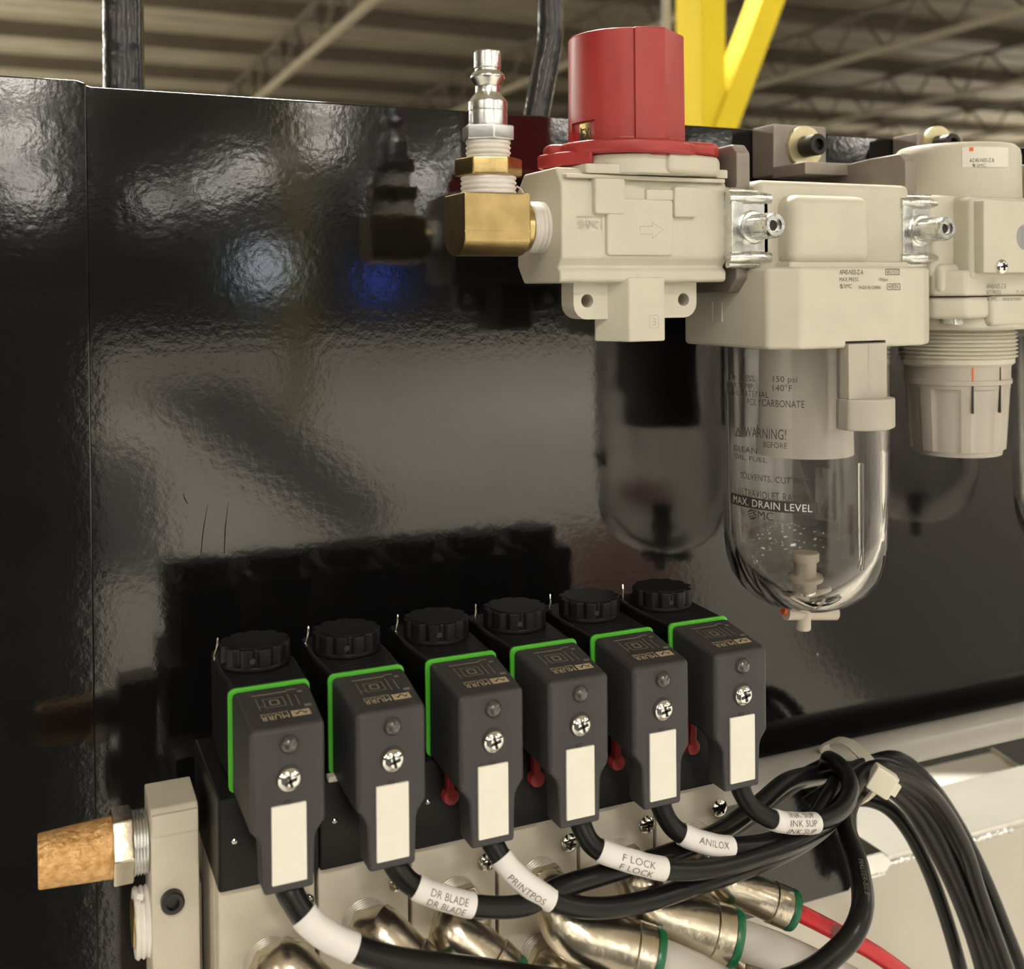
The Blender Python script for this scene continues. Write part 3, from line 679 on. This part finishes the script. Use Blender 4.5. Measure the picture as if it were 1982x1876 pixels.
# ---- lubricator at the frame edge
lx = 417.5
T = thing('lubricator', 'clear bowled lubricator cut off by the right frame edge', 'lubricator', (lx, YA, -128))
filt_body(T, lx); bowl(T, lx)
build('drain_valve', lathe([(2.6, -128), (2.8, -121), (4.4, -121), (4.4, -108), (0, -108)], (lx, YA, 0), (0, 0, 1), 20), M['palegrey'], T)

# ================================================================== VALVE ISLAND
X0, PIT = 45.9, 27.85
BX = [X0+PIT*i for i in range(7)]
LX = [60.7, 88.6, 117.9, 145.2, 172.9, 201.5]
ordinal = ['leftmost', 'second from left', 'third from left', 'fourth from left', 'fifth from left', 'rightmost']
names = ['blank sleeve', 'DR BLADE sleeve', 'PRINTPOS sleeve', 'F LOCK sleeve', 'ANILOX sleeve', 'INK SUP sleeve']
# end plate
T = thing('manifold_end_plate', 'cream end plate at the left end of the valve manifold', 'end plate', (37, 345, -262))
ep = [(323, -262), (323, -146.2), (324.5, -144.8), (341, -144.2), (341, -262)]
build('plate', prism(ep, 'x', 30.2, 43.2, .5), M['castcream'], T)
build('upper_step', box(30.3, 43.1, 322.3, 330, -152.2, -146, .5), M['castcream'], T)
build('gap_filler', box(40, 45.8, 337.5, 372, -262, -175, .4), M['castcream'], T)  # filler added so the gap stays shallow and less dark
q = W(333, 1742, 323)
T2 = thing('socket_screw', 'black socket screw in the cream manifold end plate', 'screw', (q.x, 323, q.z))
build('head', lathe([(3.2, 0), (3.2, 2.2), (2.8, 2.6), (1.8, 2.6), (1.7, 1.2), (0, 1.1)], (q.x, 323, q.z), (0, -1, 0), 24), M['blacksteel'], T2)
# muffler
my, mz = 333, -157.2
T = thing('exhaust_muffler', 'golden sintered bronze muffler with hex nut at the lower left', 'muffler', (16, my, mz-10))
build('sintered_cone', lathe([(0, 1.2), (6.9, 1.2), (7.2, 1.6), (8.3, 20.6), (0, 20.6)], (0, my, mz), (1, 0, 0), 40), M['bronze'], T)
build('hex_nut', hexa(10.6, (20.4, my, mz), (1, 0, 0), 5.6, .7, .25), M['nickel'], T)
build('thread', thread(8.9, 5, (25.8, my, mz), (1, 0, 0), .85, .4), M['steel'], T)
pz = W(280, 1783, 333).z
T = thing('taped_plug', 'pipe plug wrapped in white tape on the end plate', 'plug', (27, 333, pz-9))
build('taped_thread', thread(9.6, 3, (26.2, 333, pz), (1, 0, 0), 1.5, .5), M['tape'], T)
build('core', lathe([(0, 0), (6, 0), (6.5, .4), (6.5, 2)], (25.6, 333, pz), (1, 0, 0), 24), M['brass'], T)
tl = [V(27, 328, pz+7.5), V(26.8, 326, pz+9.8), V(27.2, 325, pz+10.6), V(27.6, 326, pz+11.6)]
build('tape_tail', ribbon(catmull(tl, 4), (1, 0, 0), 1.6, .2), M['tape'], T)
# manifold blocks, valves
ZV0, ZV1 = -163.2, -137.6
for i in range(6):
    T = thing('manifold_block', f'cream manifold block below the {names[i]} connector, {ordinal[i]} of the row', 'manifold block', ((BX[i]+BX[i+1])/2, 340, -262), 'blocks of the valve manifold')
    build('block', [box(BX[i]+.45, BX[i+1]-.45, 310, 372, -262, ZV0-.1, .7), box(BX[i]+.3, BX[i+1]-.3, 316, 372, -262, ZV0-.3)], M['castcream'], T)
    pan((BX[i+1]-3.6, 310, -173), 3.0, T, 'pan_screw')
GV = 'black solenoid valves on the manifold'
for i in range(6):
    T = thing('solenoid_valve', f'black valve body between manifold and the {names[i]} connector, {ordinal[i]}', 'valve', ((BX[i]+BX[i+1])/2, 325, ZV0), GV)
    build('body', box(BX[i]+.02, BX[i+1]-.02, 306, 352, ZV0, ZV1, .9, 2), M['valve'], T)
    build('pin', lathe([(.75, 0), (.75, .3), (.4, .6), (0, .65)], (BX[i]+4.4, 306, -149.5), (0, -1, 0), 12), M['chrome'], T)
    xq = BX[i]+10.6
    if i >= 1:
        m = M['red'] if i >= 2 else M['palegrey']
        if i == 1: xq = W(645, 1512, 306).x
        build('manual_lever', [box(xq-1.6, xq+1.4, 305, 308, -138.2, -136.4, .5)] if i == 1 else [box(xq-1.1, xq+1.1, 303.0, 306, -147.5, -139.5, .4), lathe([(2.5, 0), (2.6, .6), (2.3, 2.6), (0, 3.0)], (xq+.3, 306, -148.4), (0, -1, 0), 14)], m, T, label='red manual lever' if i >= 2 else 'pale manual lever')
# coils
GC = 'black solenoid coils with ribbed nuts'
cx0 = LX[0]+.9
T = thing('solenoid_coil', '', 'coil', (cx0, 331, ZV1), GC)
cs = [(cx0-10.7, 310.8), (cx0+10.7, 310.8), (cx0+11.6, 330), (cx0+10.6, 350), (cx0-10.6, 350), (cx0-11.6, 330)]
build('body', [prism(cs, 'z', ZV1+.05, -110, 1.3, 3), box(cx0-9, cx0+9, 309.6, 312, -137, -111, .3)], M['coil'], T)
build('print_line', [box(cx0-8+k*.6, cx0+6-k*1.3, 313.2+k*2.2, 313.6+k*2.2, -110.02, -109.85) for k in range(3)], M['coil'], T)
ny = 332.5
nr = lambda a: 10.35-1.25*max(0, math.cos(a*11))**1.5
nb = ring_poly(cx0-.3, ny, nr, 132)
nut = build('ribbed_nut', [prism(nb, 'z', -108.9, -103.6, .35, 2), prism(ring_poly(cx0-.3, ny, lambda a: 10.3, 60), 'z', -109.9, -108.6, .3), lathe([(8.4, 0), (8.4, .25), (0, .3)], (cx0-.3, ny, -103.6), (0, 0, 1), 40)], M['coil'], T, smooth=30)
build('grip_hole', lathe([(.85, 0), (.85, .3)], (cx0-.3-2.6, ny-9.9, -106.6), (0, -1, 0), 12), M['hole'], nut)
wp = catmull([V(cx0-11.4, 338, -109.7), V(cx0-11.0, 341, -109.2), V(cx0-9.8, 343, -107.2), V(cx0-9.4, 344, -105.0)], 5)
build('wire_clip', tube(wp, .32, 8), M['chrome'], T)
coils = [T]+[copy_tree(T, None, (LX[i]-LX[0], 0, 0)) for i in range(1, 6)]
for i, c in enumerate(coils): c['label'] = f'black solenoid coil with ribbed nut, {ordinal[i]}, behind the {names[i]} connector'
# connectors
GK = 'grey plug connectors with green gaskets'
k0 = LX[0]
T = thing('plug_connector', '', 'connector', (k0, 297, -155.2), GK)
fr = [(k0-9.8, 285, -112.4), (k0+9.8, 285, -112.4), (k0+9.8, 285, -139.5), (k0-9.8, 285, -139.5)]
bk = [(k0-10.4, 308.8, -109.6), (k0+10.9, 308.8, -109.6), (k0+10.9, 308.8, -137.5), (k0-10.4, 308.8, -137.5)]
ub = bev(newbm(fr+bk, [(0, 1, 2, 3), (7, 6, 5, 4), (0, 4, 5, 1), (1, 5, 6, 2), (2, 6, 7, 3), (3, 7, 4, 0)]), 1.5, 3)
tabp = [(k0-9.6, -136), (k0+9.6, -136), (k0+9.6, -138.2), (k0+7.4, -141.2), (k0+6.9, -143), (k0+6.5, -155.3), (k0-6.5, -155.3), (k0-6.9, -143), (k0-7.4, -141.2), (k0-9.6, -138.2)]
hs = build('housing', [ub, prism(tabp, 'y', 285.02, 294, .9, 3)], M['housing'], T)
gk = prism([(k0-11.3+1.8*(1-math.cos(a)), -109.0-1.8*(1-math.sin(a))) for a in (0, .5, 1.05, 1.57)]+[(k0+11.4-1.8*(1-math.cos(a)), -109.0-1.8*(1-math.sin(a))) for a in (1.57, 1.05, .5, 0)]+[(k0+11.4-1.8*(1-math.cos(a)), -137.7+1.8*(1-math.sin(a))) for a in (0, .5, 1.05, 1.57)]+[(k0-11.3+1.8*(1-math.cos(a)), -137.7+1.8*(1-math.sin(a))) for a in (1.57, 1.05, .5, 0)], 'y', 308.6, 309.9, .35)
build('green_gasket', gk, M['green'], T, label='bright green rubber gasket')
build('indicator_lens', lathe([(2.55, -.2), (2.5, .3), (2.1, 1.2), (1.3, 1.8), (0, 2.05)], (k0+.3, 285, -116.9), (0, -1, 0), 28), M['led'], T)
build('screw_recess', lathe([(3.55, 0), (3.5, .12), (0, .13)], (k0+.3, 285, -125.8), (0, -1, 0), 32), M['hole'], T)
pan((k0+.1, 284.85, -125.8), 3.0, T, 'retaining_screw')
build('label_plate', [box(k0-4.55, k0+4.55, 284.35, 285.4, -152.8, -132.4, .25)], M['white'], T, label='blank white marking plate')
build('label_notch', box(k0-1.2, k0+1.0, 284.8, 285.4, -132.5, -131.4, .3), M['hole'], T)
topz = lambda y: -112.4+(y-285)*2.8/23.8+.1
ft = lambda u, v: V(k0+.6-u, 299.5-v, topz(299.5-v))       # reads from the panel side
Lg = lambda uu, vv: (lambda u, v: ft(u+uu, v+vv))
cut = [txt('MURR', 7.4, 2.5, Lg(2.6, 8.6)), txt('ELEKTRONIK', 7.4, .9, Lg(2.6, 6.6))]
lg = rect2(5.0, 3.2, Lg(-4.3, 8.3))
pr = build('logo_print', [lg]+cut, M['beige'], hs, label='beige maker print, upside down')
ft2 = lambda u, v: ft(u, v)+V(0, 0, .06)
zig = [(-2.1, -1.1), (-1.2, .9), (0, -.6), (1.2, .9), (2.1, -1.1), (1.2, .1), (0, -1.2), (-1.2, .1)]
build('logo_mark', newbm([ft2(-4.3+a, 8.3+b) for a, b in zig], [(0, 1, 7), (1, 2, 6, 7), (2, 3, 5, 6), (3, 4, 5)]), M['hole'], hs)
sch = [frame2(5.4, 5.0, .22, Lg(1.2, .6)), frame2(2.2, 2.6, .5, Lg(1.2, .6)), rect2(9.5, .6, Lg(1.5, -4.6)), rect2(.22, 7, Lg(-3, .4)), rect2(.22, 7, Lg(5.6, .4)), rect2(.22, 6, Lg(-5, 1.0)), rect2(1.6, .22, Lg(4.6, 2)), rect2(1.8, 1.2, Lg(-7.0, 4.6)), rect2(1.3, .9, Lg(-6.6, -3.6)), rect2(2.6, .5, Lg(-4.5, -5.4))]
build('diagram_print', sch, M['faintprint'], hs)
conns = [T]+[copy_tree(T, None, (LX[i]-LX[0], 0, 0)) for i in range(1, 6)]
for i, c in enumerate(conns): c['label'] = f'grey plug connector with green gasket, white plate and {names[i]}, {ordinal[i]}'

# ---- cables of the connectors
cables = [
 dict(r=3.4, pts=[(556, 1705, 292), (565, 1735, 289), (600, 1785, 286), (660, 1825, 284), (760, 1858, 282), (900, 1876, 281), (1080, 1900, 281), (1320, 1920, 284), (1520, 1900, 266), (1625, 1838, 260), (1668, 1765, 262), (1662, 1680, 280), (1638, 1600, 302), (1650, 1545, 322), (1690, 1512, 330), (1760, 1560, 334), (1830, 1680, 336), (1880, 1800, 336), (1915, 1920, 336)], sl=(1.75, 3.35), text=''),
 dict(r=3.0, pts=[(758, 1655, 292), (772, 1685, 289), (800, 1714, 287), (855, 1737, 285), (930, 1755, 284), (1015, 1752, 284), (1085, 1718, 285), (1170, 1692, 288), (1290, 1655, 292), (1390, 1612, 298), (1465, 1560, 306), (1520, 1515, 316), (1570, 1500, 326), (1650, 1490, 332), (1710, 1502, 331), (1790, 1570, 333), (1850, 1690, 334), (1905, 1830, 334), (1935, 1920, 334)], sl=(2.1, 3.85), text='DR BLADE', rep=1),
 dict(r=3.0, pts=[(945, 1610, 292), (958, 1640, 289), (985, 1680, 286), (1030, 1720, 284), (1085, 1748, 283), (1160, 1758, 283), (1250, 1745, 284), (1340, 1716, 287), (1440, 1682, 291), (1530, 1645, 296), (1590, 1605, 303), (1630, 1560, 314), (1665, 1512, 324), (1715, 1500, 327), (1800, 1555, 330), (1865, 1660, 331), (1910, 1790, 332), (1945, 1920, 332)], sl=(1.55, 3.75), text='PRINTPOS', low=1),
 dict(r=3.0, pts=[(1120, 1572, 292), (1128, 1605, 289), (1155, 1642, 286), (1225, 1668, 283), (1300, 1684, 282), (1380, 1680, 283), (1470, 1656, 286), (1550, 1626, 291), (1610, 1585, 299), (1645, 1535, 312), (1675, 1495, 321), (1720, 1490, 323), (1800, 1535, 326), (1862, 1630, 328), (1900, 1740, 329), (1965, 1920, 330)], sl=(2.15, 3.85), text='F LOCK', rep=1),
 dict(r=3.0, pts=[(1276, 1540, 292), (1284, 1572, 290), (1310, 1608, 288), (1365, 1632, 286), (1425, 1640, 287), (1500, 1628, 291), (1565, 1595, 298), (1600, 1545, 308), (1630, 1505, 320), (1690, 1478, 334), (1750, 1495, 337), (1810, 1560, 338), (1850, 1650, 338), (1890, 1760, 338), (1930, 1900, 338)], sl=(2.2, 3.8), text='ANILOX'),
 dict(r=3.0, pts=[(1430, 1505, 292), (1437, 1535, 290), (1458, 1566, 288), (1500, 1588, 287), (1545, 1594, 288), (1590, 1590, 291), (1632, 1563, 297), (1646, 1525, 305), (1632, 1490, 313), (1606, 1470, 324), (1598, 1482, 338), (1560, 1502, 346), (1500, 1545, 346), (1430, 1600, 344), (1330, 1640, 344)], sl=(2.9, 4.75), text='INK SUP', rep=2),
]
def cable_frame(path, view):
    N = len(path); ss = [0]
    for a, b in zip(path, path[1:]): ss.append(ss[-1]+(b-a).length)
    def at(s):
        s = min(max(s, 0), ss[-1]-1e-6); i = 0
        while ss[i+1] < s: i += 1
        t = (s-ss[i])/(ss[i+1]-ss[i]); p = path[i].lerp(path[i+1], t)
        T0 = (path[min(i+1, N-1)]-path[max(i-1, 0)]).normalized(); T1 = (path[min(i+2, N-1)]-path[i]).normalized()
        tg = T0.lerp(T1, t).normalized(); n = (view-tg*view.dot(tg)).normalized()
        return p, tg, n, n.cross(tg)
    return at, ss
for i, c in enumerate(cables):
    K = 10; path = catmull([W(*p) for p in c['pts']], K)
    cb = build('cable', tube(path, [c['r']+.85*max(0, 1-j/14)**1.5 for j in range(len(path))], 16), M['cable'], conns[i])
    i0, i1 = int(c['sl'][0]*K), int(c['sl'][1]*K); sub = path[i0:i1+1]
    rr = [max(c['r']+.36, c['r']+.95*max(0, 1-(j+i0)/14)**1.5+.25)+.05*math.sin(j*.9) for j in range(len(sub))]
    sl = build('marker_sleeve', tube(sub, rr, 24), M['paper'], cb, label='white printed cable sleeve' if c['text'] else 'blank white cable sleeve')
    mid = sub[len(sub)//2]; view = (-mid).normalized()
    at, ss = cable_frame(sub, view); L = ss[-1]; R = c['r']+.52
    def wrap(sc, ang, R=R, at=at):
        def fn(u, v):
            p, tg, n, b = at(sc+u); a = ang+v/R
            return p+(n*math.cos(a)-b*math.sin(a)*(-1))*R
        return fn
    if c['text']:
        wid = min(L*.62, 1.75*len(c['text'])); hh = 1.95
        base = -.42 if c.get('low') else (.12 if c.get('rep', 0) < 2 else 0)
        for q in ([0] if not c.get('rep') else ([0, -1] if c['rep'] == 1 else [1, 0, -1])):
            build('lettering', txt(c['text'], wid, hh, wrap(L*.53, base+q*.78)), M['greyink'] if q == 0 else M['greyink'], sl)
    if i == 0:
        j0, j1 = 9*K, 12*K; seg = path[j0:j1+1]; mid = seg[len(seg)//2]; at2, s2_ = cable_frame(seg, (-mid).normalized())
        def fn(u, v, at2=at2, L2=s2_[-1]):
            p, tg, n, b = at2(L2*.42-u); a_ = -.35-v/3.45; return p+(n*math.cos(a_)+b*math.sin(a_))*3.46
        build('lettering', txt('MASTER-SILE', 19, 1.6, fn), M['faintprint'], cb)
# extra strand curling out to the right of the tie
def strand(pts, r, lab):
    p = catmull([W(*q) for q in pts], 10)
    o = build('loose_cable', tube(p, r, 14), M['cable'], None, p[-1]); tag(o, lab, 'cable', 'black cables fanning from the tie'); return o
strand([(1560, 1560, 350), (1620, 1520, 350), (1680, 1480, 348), (1740, 1470, 346), (1800, 1520, 345), (1855, 1600, 344), (1905, 1700, 343), (1950, 1810, 343), (1990, 1910, 343)], 3.0, 'black cable on the outer right side of the fanned bundle')
strand([(1560, 1580, 356), (1620, 1552, 356), (1690, 1550, 354), (1745, 1590, 352), (1795, 1680, 352), (1835, 1790, 352), (1868, 1910, 352)], 3.0, 'black cable on the inner left side of the fanned bundle')
# grey tube and tie
a = W(1640, 1472, 372); b = W(1982, 1390, 372)
T = thing('grey_tube', 'light grey plastic tube running along under the black panel', 'tube', (340, 372, a.z-8))
zt_ = (a.z+b.z)/2
build('tube', tube([V(215, 372, zt_), V(300, 372, zt_), V(470, 372, zt_)], 7.4, 28), M['greytube'], T)
T = thing('cable_tie', 'white nylon cable tie holding the black cable bundle to the tube', 'cable tie', W(1700, 1510, 318))
tp = [(1600, 1468, 374), (1596, 1445, 366), (1616, 1433, 358), (1645, 1440, 346), (1672, 1464, 332), (1694, 1492, 322), (1703, 1512, 318), (1690, 1535, 320), (1665, 1556, 330), (1640, 1556, 345), (1625, 1540, 360)]
build('band', ribbon(catmull([W(*q) for q in tp], 8), (W(1680, 1450, 330)-W(1640, 1470, 330)), 4.6, 1.0), M['nylon'], T)
hq = W(1706, 1512, 315); hd = (W(1722, 1520, 314)-W(1690, 1500, 317)).normalized(); hu = V(.45, .87, 0)
hu = (hu-hd*hu.dot(hd)).normalized()
build('head', [obox(hq, hd, hu, hd.cross(hu), 4.6, 2.8, 4.6, .9), obox(hq+hd*5.2, hd, hu, hd.cross(hu), 1.6, 1.0, 2.4, .3)], M['nylon'], T)

# ---- push-in elbow fittings and air tubes
def elbow(i, lab, arm0, arm1, R, tr, tubepts, tm, tlab, zrow=-182.5, ringm='dgreen'):
    xc = (BX[i]+BX[i+1])/2
    T = thing('elbow_fitting', lab, 'fitting', (xc, 310, zrow), 'nickel push-in elbows on the manifold')
    build('thread', thread(7.0, 5, (xc, 310.2, zrow), (0, -1, 0), 1.05, .55), M['oldtape'], T)
    build('hex', hexa(7.6, (xc, 305.6, zrow), (0, -1, 0), 3.2, .4, .3), M['nickel'], T)
    p0 = V(xc, 303, zrow); a = W(*arm0); b = W(*arm1)
    path = catmull([p0, V(xc, 298, zrow), a, a.lerp(b, .5), b], 6)
    n = len(path); dirv = (b-a).normalized()
    rad = [R*(.80+.20*min(1, j/(n*.55))) for j in range(n)]
    build('elbow_body', tube(path, rad, 24), M['nickel'], T)
    build('collar', lathe([(R*1.0, -6), (R*1.07, -5.6), (R*1.07, -.4), (R*.98, 0)], b, dirv, 32), M['nickel'], T)
    build('lug', obox(a.lerp(b, .25)+UP*R*.75, dirv, UP, dirv.cross(UP).normalized(), 2.6, 1.4, 2.2, .6), M['nickel'], T)
    if ringm: build('release_ring', lathe([(R*.8, -.2), (R*1.04, .1), (R*1.08, 1.2), (R*1.04, 2.4), (R*.7, 2.6)], b, dirv, 32), M[ringm], T, label='dark green release ring')
    if tubepts:
        pth = catmull([b-dirv*1, b+dirv*6]+[W(*q) for q in tubepts], 8)
        o = build('air_tube', tube(pth, tr, 20), M[tm], None, b); tag(o, tlab, 'air tube')
        if tm == 'redtube':
            seg = pth[9:30]; at2, s2_ = cable_frame(seg, (-seg[8]).normalized())
            def fn(u, v):
                p, tg, n, b_ = at2(s2_[-1]*.22+u); a_ = v/tr; return p+(n*math.cos(a_)+b_*math.sin(a_))*(tr+.05)
            build('print_mark', [rect2(7.5*math.sqrt(1-(q/5.5)**2), .46, lambda u, v, q=q: fn(u+.4*math.sin(q*2), v+q*.42), 4) for q in range(-5, 6)], M['darkred'], o, label='smudged dark print mark')
elbow(5, 'nickel elbow fitting with green ring feeding the red tube', (1400, 1708, 297), (1522, 1758, 290), 6.0, 2.75, [(1620, 1805, 288), (1700, 1850, 290), (1790, 1915, 292)], 'redtube', 'red air tube with a dark print mark leaving the right elbow')
elbow(4, 'large nickel elbow fitting with green ring under the F LOCK cable', (1262, 1765, 294), (1410, 1812, 285), 8.0, 5.8, [(1520, 1850, 284), (1640, 1905, 286), (1720, 1950, 288)], 'whitetube', 'milky white air tube beneath the red tube')
elbow(3, 'large nickel elbow fitting with green ring at the bottom frame edge', (1105, 1800, 292), (1258, 1852, 283), 8.0, 5.8, [(1370, 1895, 282), (1480, 1945, 284)], 'whitetube', 'milky white air tube at the bottom edge left of the other')
elbow(2, 'nickel elbow fitting below the DR BLADE sleeve', (878, 1800, 296), (975, 1895, 287), 7.6, 5.2, None, None, None)
elbow(1, 'nickel elbow fitting below the blank white sleeve', (730, 1805, 297), (815, 1895, 289), 7.6, 5.2, None, None, None)
elbow(0, 'nickel elbow fitting at the lower left of the manifold', (548, 1872, 298), (640, 1960, 289), 7.6, 5.2, None, None, None, -187)
# lower row
def lowfit(i, lab, a0, a1):
    elbow(i, lab, a0, a1, 6.6, 4, None, None, None, -206, None)
lowfit(3, 'lower nickel fitting with threaded collar at the bottom edge', (1062, 1880, 300), (1140, 1950, 292))
lowfit(5, 'lower nickel fitting peeking out below the white tube', (1420, 1862, 298), (1520, 1890, 290))
# print mark on red tube
# ================================================================== far details reflected in the panel
def refl(px, py, dist):      # where a mirrored sight line ends, dist metres in front of the panel
    p = W(px, py, YP); d = p.normalized(); return V(p.x+d.x/d.y*dist*1000, YP-dist*1000, p.z+d.z/d.y*dist*1000)
def spot(px, py, dist, r, m, lab, nm):
    q = refl(px, py, dist); T = thing(nm, lab, 'lamp', q)
    build('housing', lathe([(r*.4, -260), (r*.9, -200), (r*1.15, 0), (r, 0)], q, (0, 1, 0), 24), M['lampbody'], T)
    build('lens', lathe([(r, 0), (r*.7, 40), (0, 60)], q, (0, 1, 0), 24), M[m], T)
spot(515, 518, 14, 260, 'lampcool', 'round cool white work lamp mirrored in the black panel', 'work_lamp')
spot(735, 545, 9, 110, 'lampblue', 'small blue signal lamp mirrored in the black panel', 'signal_lamp')
